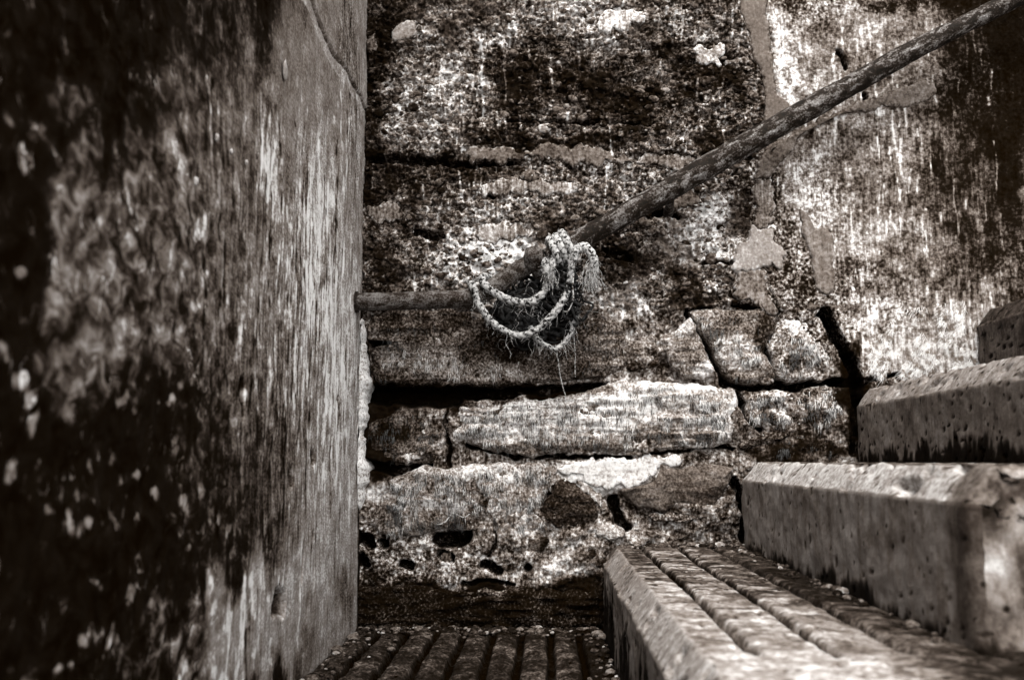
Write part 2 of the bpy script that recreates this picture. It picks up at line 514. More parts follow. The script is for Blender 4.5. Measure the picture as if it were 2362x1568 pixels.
# mortar smeared over the pebbly concrete
PATCHES = [
    (z3((225, 260), (235, 170), (290, 135), (350, 140), (365, 215), (300, 240)), .66, .12, .3),
    (z3((85, 315), (80, 250), (140, 200), (155, 260), (130, 318)), .50, .16, .3),
    (z3((1335, 170), (1370, 100), (1460, 75), (1600, 85), (1600, 155), (1520, 165), (1450, 210), (1380, 225)), .76, .26, .6),
    (z3((1870, 270), (1900, 255), (1960, 270), (2020, 255), (2030, 310), (2010, 350), (2030, 385), (1940, 380), (1880, 340)), .76, .2, .3),
    (z3((2030, 360), (2110, 330), (2170, 330), (2185, 385), (2100, 390)), .58, .16, .1),
    (z3((610, 855), (650, 825), (800, 820), (980, 830), (1060, 790), (1160, 800), (1240, 800), (1380, 840), (1530, 880), (1550, 910), (1380, 905), (1200, 920), (1150, 890), (980, 880), (800, 900), (640, 895)), .53, .13, .55),
    (z3((1540, 900), (1600, 850), (1740, 840), (1890, 880), (1800, 960), (1700, 930), (1600, 930)), .56, .22, .6),
    (z3((690, 1060), (760, 1000), (900, 985), (1100, 1000), (1230, 1005), (1240, 1040), (1100, 1085), (960, 1060), (820, 1080), (720, 1085)), .66, .26, .85),
    (z3((75, 1180), (100, 1115), (280, 1130), (300, 1210), (180, 1230), (90, 1215)), .56, .22, .8),
    (z3((660, 1300), (700, 1235), (880, 1225), (980, 1265), (930, 1320), (800, 1330), (700, 1330)), .58, .24, .9),
    (z3((1680, 1130), (1860, 1040), (1900, 1070), (1880, 1120), (1760, 1165), (1690, 1170)), .50, .14, .3),
    (z3((560, 480), (600, 465), (600, 495), (555, 498)), .55, .1, .1),
    (z4((195, -20), (330, -20), (320, 60), (335, 160), (355, 300), (365, 400), (385, 480), (480, 560), (350, 650), (320, 600), (318, 430), (290, 350), (252, 285), (240, 170), (205, 100)), .56, .07, .25),
    (z4((280, 790), (330, 715), (600, 575), (860, 470), (960, 430), (1060, 395), (1115, 410), (1130, 450), (1100, 500), (1040, 515), (960, 528), (880, 525), (800, 545), (700, 560), (610, 590), (490, 660), (445, 740), (390, 800), (345, 850), (268, 880)), .54, .11, .2),
    (z4((268, 870), (350, 855), (365, 960), (375, 1080), (345, 1110), (262, 1090), (262, 960)), .56, .2, .9),
    (z4((262, 1085), (340, 1100), (400, 1165), (425, 1240), (390, 1290), (330, 1280), (250, 1300), (175, 1310), (160, 1250), (190, 1170), (245, 1140)), .69, .10, .3),
    (z4((180, 1300), (330, 1290), (335, 1370), (380, 1470), (385, 1515), (290, 1470), (200, 1445), (180, 1380)), .56, .2, .8),
    (z4((480, 1000), (560, 1100), (640, 1110), (655, 1380), (620, 1420), (560, 1400), (530, 1200), (490, 1120)), .57, .12, .6),
    (z4((510, 1490), (540, 1450), (590, 1470), (580, 1500), (530, 1505)), .52, .1, .1),
    (z7((0, 960), (160, 940), (360, 930), (500, 905), (580, 950), (480, 985), (440, 1050), (360, 1085), (250, 1100), (170, 1110), (100, 1090), (20, 1030), (-80, 1000)), .86, .14, .3),
    (z7((20, 1060), (80, 1085), (150, 1160), (190, 1220), (150, 1235), (90, 1150), (30, 1100)), .66, .26, .8),
]


def inside(X, Z, P):
    r = np.zeros(len(X), bool)
    for (x0, z0), (x1, z1) in zip(P, np.roll(P, -1, 0)):
        c = ((z0 > Z) != (z1 > Z)) & (X < (x1 - x0) * (Z - z0) / (z1 - z0 + 1e-12) + x0)
        r ^= c
    return r


# ------------------------------------------------------------------ back wall
back = thing('harbour_wall', (0.8, 0.15, -0.42), 'old harbour wall of pebbly concrete and rough stones behind the handrail', 'wall')
xs = np.concatenate([np.arange(-0.46, 1.20, 0.0026), np.arange(1.20, 3.0, 0.03)])
zs = np.concatenate([np.arange(-0.62, -0.40, 0.02), np.arange(-0.40, 1.14, 0.0026), np.arange(1.14, 2.3, 0.03)])
GX, GZ = np.meshgrid(xs, zs, indexing='ij')
X, Z = GX.ravel(), GZ.ravel()
tone, grain, strk = field(X, Z)
pxn = 1260 + X * 1000
masonry = (1 - sst(-.02, .02, Z - 0.345 + 0.03 * fbm(X * 20, Z * 20, seed=9))) * (1 - sst(.60, .74, X + 0.25 * (Z + 0.0)))
rend = sst(0.50, 0.54, X + 0.06 * fbm(X * 9, Z * 9, seed=5)) * (1 - masonry)
agg = (1 - masonry) * (1 - rend)
pits = np.abs(fbm(X * 75, Z * 75, o=4, seed=21, g=.6))
h = agg * (0.015 * fbm(X * 90, Z * 110, o=4, seed=11, g=.62) + 0.014 * fbm(X * 22, Z * 26, o=3, seed=12) - 0.008 * sst(.10, .26, fbm(X * 60, Z * 75, o=2, seed=31)))
h += rend * (0.0035 * fbm(X * 110, Z * 50, o=4, seed=13, g=.6) + 0.008 * fbm(X * 9, Z * 9, o=3, seed=14) + 0.004)
h += masonry * (-0.012 + 0.018 * fbm(X * 30, Z * 36, o=5, seed=15, g=.65) + 0.030 * fbm(X * 9, Z * 11, o=3, seed=16))
# lifts of the concrete: each pour stands a little forward of the one below
h += agg * (0.008 * sst(-.004, .004, Z - at(900, 372)[2] + 0.02 * fbm(X * 8, Z * 0, seed=18)) + 0.006 * sst(-.004, .004, Z - at(900, 115)[2] + 0.03 * fbm(X * 7, Z * 0, seed=19)))
h += 0.014 * (1 - masonry)
h += masonry * .014
BASES = []
covered = np.zeros(len(X), bool)
for poly, tn_, gr_, sk_ in PATCHES:                        # the mortar lies on a trowelled bed
    P = np.array([[at(*p)[0], at(*p)[2]] for p in poly])
    m_ = inside(X, Z, P)
    b_ = float(np.mean(h[m_])) if m_.any() else 0.0
    BASES.append(b_)
    c_ = P.mean(0)
    m2 = m_ | inside(X, Z, c_ + (P - c_) * 1.10)
    h[m2] = b_ + .25 * (h[m2] - b_)
    covered |= m2
agg = agg * ~covered
wX = X + 0.014 * fbm(X * 40, Z * 40, o=3, seed=61)
wZ = Z + 0.014 * fbm(X * 40, Z * 40, o=3, seed=62)
cutd = np.zeros(len(X))
for pts, wd, dp in CUTS:
    q = np.array([at(*p) for p in pts])
    bb = (X > q[:, 0].min() - .06) & (X < q[:, 0].max() + .06) & (Z > q[:, 2].min() - .06) & (Z < q[:, 2].max() + .06)
    dd = segdist(wX[bb], wZ[bb], pts)
    cutd[bb] = np.maximum(cutd[bb], dp * (1 - sst(wd * .55, wd * 1.25, dd)))
h -= cutd
tone = np.where(cutd > 0.012, np.minimum(tone, .22), tone)
upper = agg + rend * .6
patchy = fbm(X * 13, Z * 11, o=5, seed=141, g=.62)
tone = tone + upper * (.44 * patchy + .18 * fbm(X * 45, Z * 28, o=3, seed=142))
grain = grain * (1 - .12 * agg) * (1 - agg * .55 * sst(-.02, -.2, patchy))
tone = tone + masonry * .20 * fbm(X * 30, Z * 26, o=4, seed=143, g=.6)
T2 = tone.reshape(len(xs), len(zs))
for k in range(1150):                                      # lime that has run down the face
    cx_, z0_ = rng.uniform(-.42, 1.05), rng.uniform(.25, 1.12)
    if vn(cx_ * 11, z0_ * 9, seed=151) < rng.uniform(.25, .8):
        continue
    ln_, wd_ = min(.16, .010 + rng.exponential(.038)), rng.uniform(.0010, .0034)
    i0, i1 = np.searchsorted(xs, (cx_ - .012, cx_ + .012))
    j0, j1 = np.searchsorted(zs, (z0_ - ln_, z0_))
    if j1 - j0 < 3 or i1 - i0 < 3:
        continue
    xx, zz = xs[i0:i1, None], zs[None, j0:j1]
    cen = cx_ + .003 * np.sin(zz * 40 + k)
    q_ = np.exp(-((xx - cen) / wd_) ** 2) * sst(0, .25, (zz - z0_ + ln_) / ln_) * (.4 + .9 * vn(zz * 90, zz * 0 + k, seed=152))
    T2[i0:i1, j0:j1] += q_ * rng.uniform(.15, .42)
tone = T2.ravel()
MW = (tone, grain, strk)
mesh('wall_face', np.stack([X, -h, Z], 1), gridfaces(len(xs), len(zs)), M_WALL, back,
     dict(tone=tone, grain=grain, streak=strk, coarse=0 * tone))
# the body of the wall behind its face
bx0, bx1, by0, by1, bz0, bz1 = -0.46, 3.0, 0.13, 0.7, -0.62, 2.29
V = np.array([(x, y, z) for x in (bx0, bx1) for y in (by0, by1) for z in (bz0, bz1)])
BOXF = np.array([(0, 1, 3, 2), (4, 6, 7, 5), (0, 4, 5, 1), (2, 3, 7, 6), (0, 2, 6, 4), (1, 5, 7, 3)])
mesh('wall_core', V, BOXF, M_WALL, back, dict(tone=.5, grain=.3, streak=.1, coarse=0), smooth=False)


def slab(name, poly, parent, mat, base=0.0, proud=.016, backd=.05, rnd=.014, rough=.005, jag=.005, jf=45, tone=None, twt=.7, grain=None, streak=None,
         strata=0.0, seed=0, tilt=0.0, K=None, spots=(), label=None, egrain=0.0, axis=None):
    P = np.array([[at(*p)[0], at(*p)[2]] for p in poly])
    L = np.linalg.norm(np.roll(P, -1, 0) - P, axis=1)
    out = []
    for a, b, l in zip(P, np.roll(P, -1, 0), L):
        n = max(2, int(l / 0.004))
        out.append(a + (b - a) * np.linspace(0, 1, n, endpoint=False)[:, None])
    O = np.concatenate(out)
    for _ in range(4):                                   # soften the corners
        O = (np.roll(O, 1, 0) + 2 * O + np.roll(O, -1, 0)) / 4
    T = np.roll(O, -1, 0) - np.roll(O, 1, 0)
    T /= np.linalg.norm(T, axis=1)[:, None] + 1e-9
    Nn = np.stack([T[:, 1], -T[:, 0]], 1)
    O = O + Nn * (2 * jag * fbm(O[:, 0] * jf, O[:, 1] * jf, o=4, seed=seed, g=.6))[:, None]
    mn, mx = O.min(0), O.max(0)
    c = (mn + mx) / 2
    ext = (mx - mn) / 2
    C = np.tile(c, (len(O), 1))
    if ext[0] > ext[1]:
        a = ext[0] - ext[1]
        C[:, 0] = np.clip(O[:, 0], c[0] - a, c[0] + a)
    else:
        a = ext[1] - ext[0]
        C[:, 1] = np.clip(O[:, 1], c[1] - a, c[1] + a)
    if axis:
        AX = np.array([[at(*p)[0], at(*p)[2]] for p in axis])
        best = np.full(len(O), 9.0)
        for a_, b_ in zip(AX[:-1], AX[1:]):
            e_ = b_ - a_
            t_ = np.clip(((O - a_) @ e_) / (e_ @ e_), 0, 1)
            q_ = a_ + t_[:, None] * e_
            d_ = np.linalg.norm(O - q_, axis=1)
            C = np.where((d_ < best)[:, None], q_, C)
            best = np.minimum(best, d_)
    rad = np.linalg.norm(O - C, axis=1)
    K = K or max(8, int(min(min(ext), rad.max()) / 0.0035))
    sv = np.linspace(1, 0, K) ** 0.9
    rows, hs_ = [O, O], [np.full(len(O), -backd), np.full(len(O), -rnd * .5)]
    for s_ in sv[1:]:
        Q = C + (O - C) * s_
        e = rad * (1 - s_)
        rows.append(Q)
        hs_.append(proud * (1 - np.exp(-e / rnd)))
    A = np.concatenate(rows)
    hh = np.concatenate(hs_) + base
    edge = np.concatenate([rad * 0, rad * 0] + [rad * (1 - q) for q in sv[1:]])
    m = len(O)
    body = np.ones(len(A))
    body[:m] = 0
    x, z = A[:, 0], A[:, 1]
    hh = hh + body * (2 * rough * fbm(x * 28, z * 34, o=5, seed=seed + 5, g=.58) + tilt * (z - c[1]))
    if strata:
        ww = z + 0.012 * fbm(x * 10, z * 20, o=3, seed=seed + 9)
        hh = hh + body * strata * (np.abs(fbm(x * 6, ww * 70, o=3, seed=seed + 3)) * 2 - .4)
    tn, gr, sk = field(x, z)
    if tone is not None:
        tn = tn + (tone - tn) * twt
    if grain is not None:
        gr = np.full(len(x), grain)
    if streak is not None:
        sk = np.full(len(x), streak)
    if egrain:
        gr = gr + egrain * (1 - sst(.001, .012, edge))
        tn = tn - .06 * (1 - sst(.0, .004, edge)) 
    for (px, py, rx, ry, tv, wt) in spots:
        cc = at(px, py)
        d = np.sqrt(((x - cc[0]) / (rx * .001)) ** 2 + ((z - cc[2]) / (ry * .001)) ** 2) + 1.0 * fbm(x * 35, z * 25, o=4, seed=seed + 7)
        tn = tn + (tv - tn) * wt * (1 - sst(.6, 1.2, d))
    o = mesh(name, np.stack([x, -hh, z], 1), gridfaces(len(rows), m, flip=True)[:0] if False else wrapfaces(len(rows), m), mat, parent,
             dict(tone=tn, grain=gr, streak=sk, coarse=0 * tn))
    if label:
        o['label'] = label
    return o


def wrapfaces(nr, m):
    i = np.arange(nr * m).reshape(nr, m)
    i = np.hstack([i, i[:, :1]])
    a, b, c, d = i[:-1, :-1].ravel(), i[1:, :-1].ravel(), i[1:, 1:].ravel(), i[:-1, 1:].ravel()
    return np.stack([a, d, c, b], 1)


STONES = [
    # the long course under the horizontal rail
    dict(poly=z5((180, 690), (500, 640), (900, 650), (1300, 620), (1720, 570), (1950, 620), (2070, 780), (2075, 1080), (1900, 1150), (1500, 1190), (1150, 1215), (700, 1215), (260, 1205), (180, 1100), (230, 1010), (170, 950), (350, 930), (330, 880), (170, 860)),
         tone=.42, twt=.8, grain=.26, streak=.35, proud=.022, strata=.004, spots=((960, 830, 90, 45, .58, .9), (1130, 860, 120, 24, .62, .9), (1420, 800, 60, 80, .52, .8), (1300, 830, 60, 40, .34, .8), (1000, 745, 150, 24, .36, .7), (1200, 780, 110, 60, .22, .8))),
    dict(poly=z7((285, 310), (330, 290), (450, 310), (480, 380), (470, 430), (400, 455), (300, 460), (285, 400)), tone=.45, grain=.24, streak=.2, proud=.012, spots=((1480, 790, 34, 16, .62, .9), (1480, 845, 40, 14, .22, .9))),
    dict(poly=z7((460, 290), (560, 230), (640, 165), (690, 270), (735, 375), (788, 490), (700, 514), (600, 508), (545, 450), (500, 365)), tone=.58, grain=.24, streak=.3, proud=.020, strata=.003, spots=((1570, 740, 40, 40, .78, .9), (1560, 820, 36, 34, .52, .8), (1625, 855, 24, 24, .8, .8))),
    dict(poly=z7((615, 135), (800, 125), (1010, 128), (1130, 150), (1095, 240), (1050, 330), (1075, 420), (1110, 515), (1000, 535), (860, 530), (810, 470), (745, 345), (660, 215)), tone=.54, grain=.26, streak=.4, proud=.026, spots=((1640, 740, 50, 18, .58, .8), (1690, 765, 50, 26, .44, .8), (1710, 820, 60, 40, .70, .9), (1755, 770, 22, 50, .28, .8), (1700, 870, 50, 14, .52, .8))),
    dict(poly=z7((1145, 165), (1230, 150), (1340, 165), (1385, 260), (1425, 350), (1455, 430), (1400, 500), (1300, 520), (1110, 515), (1085, 420), (1060, 335), (1100, 240)), tone=.68, grain=.32, streak=.3, proud=.020, spots=((1830, 740, 50, 34, .78, .9), (1830, 830, 50, 20, .34, .9), (1880, 800, 30, 40, .74, .8), (1900, 850, 24, 26, .3, .8))),
    # second course
    dict(poly=z6((90, 330), (250, 250), (500, 250), (540, 300), (545, 400), (490, 470), (500, 540), (400, 545), (250, 545), (130, 480), (100, 420)), tone=.40, grain=.26, streak=.6, proud=.004, spots=((900, 1000, 50, 20, .2, .8),)),
    dict(poly=z6((570, 290), (640, 225), (850, 205), (1100, 180), (1400, 130)) + z7((250, 512), (480, 525), (660, 530), (890, 570), (900, 640), (880, 720), (870, 850), (780, 880), (560, 880), (380, 905), (190, 915), (0, 905)) + z6((1000, 510), (820, 470), (690, 440), (600, 420), (565, 370)),
         tone=.74, twt=.9, grain=.26, streak=.75, proud=.028, strata=.006, spots=((1100, 955, 34, 40, .58, .8), (1200, 960, 130, 60, .74, .7), (1600, 960, 90, 60, .66, .8), (1420, 950, 80, 60, .88, .8), (1560, 1010, 120, 24, .5, .9), (1560, 890, 120, 14, .86, .9), (1340, 1030, 110, 16, .5, .9), (1180, 1035, 130, 16, .5, .9), (1480, 1000, 60, 24, .52, .8), (1690, 960, 16, 40, .82, .8), (1250, 900, 160, 14, .42, .7))),
    dict(poly=z7((925, 600), (1060, 560), (1200, 580), (1380, 550), (1490, 560), (1500, 690), (1440, 770), (1330, 790), (1200, 765), (1020, 775), (950, 720)), tone=.60, grain=.34, streak=.8, proud=.018, spots=((1770, 960, 18, 34, .24, .8), (1870, 960, 26, 22, .22, .8), (1930, 920, 22, 60, .76, .9), (1850, 910, 16, 40, .26, .7), (1800, 920, 26, 40, .74, .7))),
    dict(poly=z7((890, 860), (960, 805), (1080, 778), (1185, 782), (1180, 815), (1080, 860), (930, 905), (895, 900)), tone=.36, grain=.24, streak=.1, proud=.022, strata=.004),
    dict(poly=z7((1100, 880), (1200, 815), (1330, 815), (1440, 800), (1455, 850), (1450, 930), (1250, 930), (1100, 925)), tone=.5, grain=.30, streak=.6, proud=.010, spots=((1840, 1030, 60, 20, .28, .8),)),
    # third course
    dict(poly=z6((220, 640), (400, 570), (560, 580), (800, 545), (1000, 545), (1190, 565), (1190, 640), (1130, 720), (1090, 800), (1110, 880), (1150, 930), (950, 950), (700, 930), (520, 940), (400, 975), (200, 960), (90, 900), (70, 850), (150, 780), (205, 700)),
         tone=.60, twt=.85, grain=.28, streak=.85, proud=.014, spots=((930, 1130, 60, 60, .66, .7), (1010, 1160, 40, 20, .82, .8), (1150, 1090, 110, 24, .8, .8), (1000, 1080, 50, 20, .74, .7), (1110, 1140, 60, 24, .54, .8), (1000, 1200, 80, 20, .50, .8), (1180, 1170, 60, 40, .68, .8), (1090, 1205, 40, 12, .36, .8), (880, 1180, 40, 40, .5, .8))),
    dict(poly=z6((1085, 830), (1140, 740), (1200, 645), (1275, 635), (1310, 680), (1370, 740), (1430, 800), (1425, 890), (1300, 915), (1170, 925)), tone=.34, twt=.92, grain=.16, streak=.05, proud=.020, strata=.004, rough=.007),
    dict(poly=z7((255, 1115), (340, 1090), (435, 1065), (470, 1000), (590, 985), (730, 962), (890, 985), (860, 1070), (815, 1150), (740, 1215), (600, 1215), (480, 1228), (350, 1205), (290, 1160)), tone=.51, twt=.92, grain=.12, streak=.1, proud=.026, rough=.006, spots=((1500, 1160, 50, 24, .54, .7), (1600, 1150, 70, 40, .43, .8))),
    dict(poly=z7((400, 1245), (560, 1228), (730, 1235), (770, 1265), (560, 1285), (430, 1280)), tone=.56, grain=.3, streak=.1, proud=.012),
    dict(poly=z7((100, 1330), (160, 1302), (230, 1312), (280, 1345), (200, 1385), (110, 1375)), tone=.72, grain=.2, streak=.2, proud=.010),
    # rubble at the foot
    dict(poly=z6((835, 1000), (950, 978), (1100, 972), (1150, 985), (1120, 1060), (1080, 1110), (1000, 1130), (930, 1100), (870, 1050)), tone=.32, twt=.9, grain=.22, streak=.4, proud=.012, spots=((1235, 1255, 12, 24, .55, .8),)),
    dict(poly=z6((520, 1060), (570, 1050), (590, 1120), (540, 1130), (505, 1100)), tone=.38, grain=.2, proud=.008),
    dict(poly=z6((1180, 1105), (1320, 1095), (1330, 1125), (1190, 1130)), tone=.36, grain=.2, proud=.008),
    dict(poly=z6((1365, 1060), (1440, 1010), (1450, 1090), (1420, 1120), (1365, 1125)), tone=.30, grain=.2, proud=.014),
    dict(poly=z6((590, 1060), (650, 1060), (645, 1160), (590, 1150)), tone=.48, grain=.2, proud=.006),
]
stones = []
for i, s in enumerate(STONES):
    s['proud'] = s['proud'] * .5
    s['rough'] = s.get('rough', .005) * 1.5
    s['streak'] = min(.55, s.get('streak', .3) * .75)
    s['strata'] = s.get('strata', 0) + .003
    s['jag'] = .008
    s['jf'] = 30
    stones.append(slab('stone', s.pop('poly'), back, M_STONE, base=.005, rnd=.011, seed=100 + 13 * i, **s))

AXES = {5: z3((680, 862), (1000, 858), (1250, 865), (1480, 895)), 12: z4((262, 20), (285, 160), (320, 320), (345, 480), (370, 580)), 13: z4((310, 820), (350, 730), (560, 620), (800, 505), (960, 470), (1090, 440)),
        14: z4((308, 890), (310, 1070)), 17: z4((530, 1050), (590, 1180), (600, 1370)), 19: z7((-40, 1010), (120, 1030), (380, 990), (520, 940)), 20: z7((50, 1080), (160, 1215))}
for i, (poly, tn, gr, sk) in enumerate(PATCHES):
    slab('mortar_patch', poly, back, M_PATCH, axis=AXES.get(i), base=BASES[i], proud=.0055, backd=.012, rnd=.0022, rough=.0022, jag=.013 if i == 15 else .007 if gr < .125 else .014, jf=48, egrain=.08 if gr < .125 else .20, tone=tn, twt=.95 if gr < .125 else .85, grain=gr + (.01 if gr < .125 else .04), streak=sk * .8, seed=500 + 7 * i)
# crumbling fillet of mortar in the corner
slab('mortar_fillet', z5((85, 690), (150, 720), (165, 860), (180, 1000), (205, 1150), (180, 1300), (185, 1450), (150, 1550)) + [(846, 1040), (852, 1100), (838, 1180), (822, 1180), (815, 1100), (818, 900), (816, 720)],
     back, M_STONE, proud=.040, rnd=.012, rough=.009, jag=.008, tone=.84, twt=1, grain=.20, streak=.1, seed=901)
# foot of the wall, a dark slab with wavy grain
slab('footing', [(815, 1352), (960, 1346), (1150, 1350), (1380, 1350), (1390, 1452), (1100, 1452), (815, 1452)], back, M_STONE, proud=.018, rnd=.008, rough=.007, strata=.009,
     tone=.23, twt=.8, grain=.26, streak=0, seed=911, spots=((1110, 1360, 60, 24, .5, .8), (930, 1400, 90, 40, .28, .7), (1250, 1425, 130, 8, .34, .7)))


# pebbles of the bare aggregate
def ico(sub=1):
    import bmesh
    bm = bmesh.new()
    bmesh.ops.create_icosphere(bm, subdivisions=sub, radius=1)
    v = np.array([x.co[:] for x in bm.verts])
    bm.verts.index_update()
    f = np.array([[q.index for q in y.verts] for y in bm.faces])
    bm.free()
    return v, f


IV, IF = ico(2)
hgrid = h.reshape(len(xs), len(zs))
agrid = agg.reshape(len(xs), len(zs))
tgrid = tone.reshape(len(xs), len(zs))


def face_y(x, z):
    i = np.clip(np.searchsorted(xs, x), 0, len(xs) - 1)
    j = np.clip(np.searchsorted(zs, z), 0, len(zs) - 1)
    return -hgrid[i, j], agrid[i, j], tgrid[i, j]


def pebble(x, z, r, sd):
    rr = np.random.default_rng(sd)
    y, a, t = face_y(x, z)
    sc = np.array([r * rr.uniform(.9, 1.5), r * rr.uniform(.3, .55), r * rr.uniform(.6, .95)])
    v = IV * (1 + .35 * fbm(IV[:, 0] * 1.6 + sd, IV[:, 1] * 1.6, IV[:, 2] * 1.6, o=2, seed=sd % 97))[:, None] * sc
    an = rr.uniform(-.5, .5)
    c, s_ = math.cos(an), math.sin(an)
    v = np.stack([v[:, 0] * c - v[:, 2] * s_, v[:, 1], v[:, 0] * s_ + v[:, 2] * c], 1)
    return v + np.array([x, y, z])


big = 0
soup, soupt = [], []
tries = 0
while tries < 6500:
    tries += 1
    x, z = rng.uniform(-.43, .56), rng.uniform(.33, 1.1)
    y, a, t = face_y(x, z)
    if a < .8:
        continue
    r = min(.013, .0024 + rng.exponential(.0018))
    if vn(x * 9, z * 11, seed=77) < rng.uniform(0.1, .75):
        continue
    tn = np.clip(rng.normal(.47 - .15 * (t < .36), .10), .24, .74)
    if r > .0078 and big < 90:
        big += 1
        v = pebble(x, z, r, tries)
        mesh('pebble', v, IF, M_WALL, back, dict(tone=min(tn, .52), grain=.12, streak=0, coarse=0))
    else:
        soup.append((pebble(x, z, r, tries), IF))
        soupt.append(np.full(len(IV), tn))
V, F = joinm(soup)
tag(mesh('aggregate', V, F, M_WALL, back, dict(tone=np.concatenate(soupt), grain=.14, streak=0, coarse=0)), kind='stuff')


# hair-fine dried algae hanging on the stones
def blades(P, L, wd, mat, name, parent, lean=0.0, spread=.16, lift=.0009):
    n = len(P)
    a = rng.normal(lean, spread, n)
    dx, dz = np.sin(a), -np.cos(a)
    l = L * rng.uniform(.4, 1.3, n)
    wv = wd * rng.uniform(.6, 1.3, n)
    V = np.zeros((n, 6, 3))
    for k, (t, ww) in enumerate(((0, 1), (.5, .9), (1, .25))):
        bend = rng.normal(0, .12, n) * t
        cx = P[:, 0] + (dx + bend) * l * t
        cz = P[:, 2] + dz * l * t
        cy = P[:, 1] - lift * (.4 + 1.6 * math.sin(t * 2.6)) * rng.uniform(.5, 1.3, n)
        px_, pz_ = -dz * wv * ww * .5, dx * wv * ww * .5
        V[:, 2 * k] = np.stack([cx - px_, cy, cz - pz_], 1)
        V[:, 2 * k + 1] = np.stack([cx + px_, cy - .0004, cz + pz_], 1)
    b = np.arange(n)[:, None] * 6
    F = np.concatenate([b + np.array([[0, 1, 3, 2]]), b + np.array([[2, 3, 5, 4]])])
    return tag(mesh(name, V.reshape(-1, 3), F, mat, parent, smooth=False), kind='stuff')


def pick(o, n, lo):
    me = o.data
    co = np.empty(len(me.vertices) * 3, np.float32)
    me.vertices.foreach_get('co', co)
    co = co.reshape(-1, 3)
    lim = np.quantile(co[:, 1], .55)
    t = np.empty(len(me.vertices), np.float32)
    me.attributes['tone'].data.foreach_get('value', t)
    ok = np.where((t > lo) & (co[:, 1] < lim) & (vn(co[:, 0] * 60, co[:, 2] * 25, seed=4) > .35))[0]
    return co[rng.choice(ok, min(n, len(ok)), replace=True)] if len(ok) else np.zeros((0, 3))


pts, ptd = [], []
for k, n in ((0, 700), (3, 400), (4, 700), (5, 500), (6, 4200), (7, 1500), (9, 500), (10, 4200)):
    pts.append(pick(stones[k], n, .55))
    ptd.append(pick(stones[k], n // 2, .2))
blades(np.concatenate(pts), .013, .0007, M_ALGAE, 'dried_algae', back)
blades(np.concatenate(ptd), .016, .0009, M_ALGAED, 'dark_algae', back)
# on the render beside the third step
gx = rng.uniform(0, 1, 3600)
gp = np.array([at(px, py) for px, py in zip(1960 + 300 * gx, 880 - 40 * gx - 150 * rng.uniform(0, 1, 3600) ** 1.5)])
gp[:, 1] = face_y(gp[:, 0], gp[:, 2])[0]
keep = (vn(gp[:, 0] * 34, gp[:, 2] * 26, seed=8) > .5) & (gp[:, 0] > at(2000, 800)[0])
blades(gp[keep], .020, .0008, M_ALGAE, 'dried_algae', back, lean=-.35, spread=.35)

# ------------------------------------------------------------------ left wall
left = thing('concrete_wall', (XL - .2, -1.2, -0.42), 'tall smooth poured concrete wall with dark blotchy algae at the left', 'wall')
ys = np.concatenate([np.arange(-4.2, -1.75, .05), np.arange(-1.75, -0.6, .0042), np.arange(-0.6, 0.06, .0036)])
zl = np.concatenate([np.arange(-0.62, -0.42, .02), np.arange(-0.42, 1.06, .0036), np.arange(1.06, 1.56, .03)])
GY, GZ = np.meshgrid(ys, zl, indexing='ij')
Y, Z = GY.ravel(), GZ.ravel()
# px, py, rx, ry (photo units at that place), tone, grain, streak, coarse, weight, soft
LW = [
    (60, 250, 420, 620, .08, .20, .1, .9, 1, .3),  # dark algae, with the corner vignette put into the same tone
    (520, 60, 140, 130, .30, .24, .3, .8, .9, .6), (500, 260, 150, 130, .42, .20, .3, .7, .9, .6),
    (250, 640, 270, 330, .46, .24, .15, .95, 1, .35), (180, 760, 160, 160, .50, .2, .15, .95, .8, .5), (420, 380, 120, 150, .50, .16, .3, .6, .8, .6), (420, 560, 130, 260, .47, .24, .3, .85, .9, .6),
    (560, 480, 90, 420, .54, .17, .7, .35, .9, .6), (625, 330, 26, 150, .62, .24, .95, .1, 1, .6),
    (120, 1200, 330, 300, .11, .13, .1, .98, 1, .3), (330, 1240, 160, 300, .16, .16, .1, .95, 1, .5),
    (220, 920, 120, 70, .46, .26, .2, .9, .8, .6), (520, 960, 70, 200, .42, .26, .7, .5, .8, .6),
    (480, 1180, 60, 120, .30, .24, .6, .6, .9, .6), (600, 1100, 60, 180, .42, .22, .9, .2, .8, .6),
    (560, 1480, 110, 180, .66, .13, .5, .5, 1, .4), (660, 1400, 90, 130, .69, .14, .6, .2, 1, .5),
    (350, 1480, 110, 130, .30, .26, .1, .9, .9, .5), (410, 1420, 50, 80, .42, .26, .2, .9, .8, .6),
    (710, 250, 80, 260, .60, .10, .3, .1, 1, .4), (770, 120, 50, 120, .60, .12, .3, .05, .9, .5), (800, 60, 20, 120, .48, .3, .9, 0, .8, .6),
    (700, 620, 70, 260, .66, .26, .95, .1, 1, .6), (740, 560, 40, 260, .72, .24, .95, 0, 1, .6), (690, 820, 60, 120, .68, .24, .95, .1, .8, .6),
    (640, 760, 60, 200, .58, .26, .95, .2, .8, .6), (540, 700, 40, 260, .50, .26, .9, .3, .7, .6), (790, 900, 40, 330, .74, .2, .8, 0, .9, .6), (690, 1130, 60, 160, .60, .22, .9, .1, .9, .6), (760, 1200, 50, 160, .71, .14, .5, 0, 1, .5),
    (815, 330, 14, 200, .6, .3, .95, 0, .7, .6),
    (10, 700, 70, 1100, .12, .14, .1, .9, 1, .5),  # far edge blackened, a shadow painted into the tone
    (590, 1240, 60, 60, .32, .24, .8, .3, .8, .6), (790, 1400, 20, 60, .42, .2, .7, 0, .7, .6),
]
wy = Y + .12 * fbm(Y * 9, Z * 6, o=5, seed=71, g=.62)
wz = Z + .16 * fbm(Y * 12, Z * 6, o=5, seed=72, g=.65)
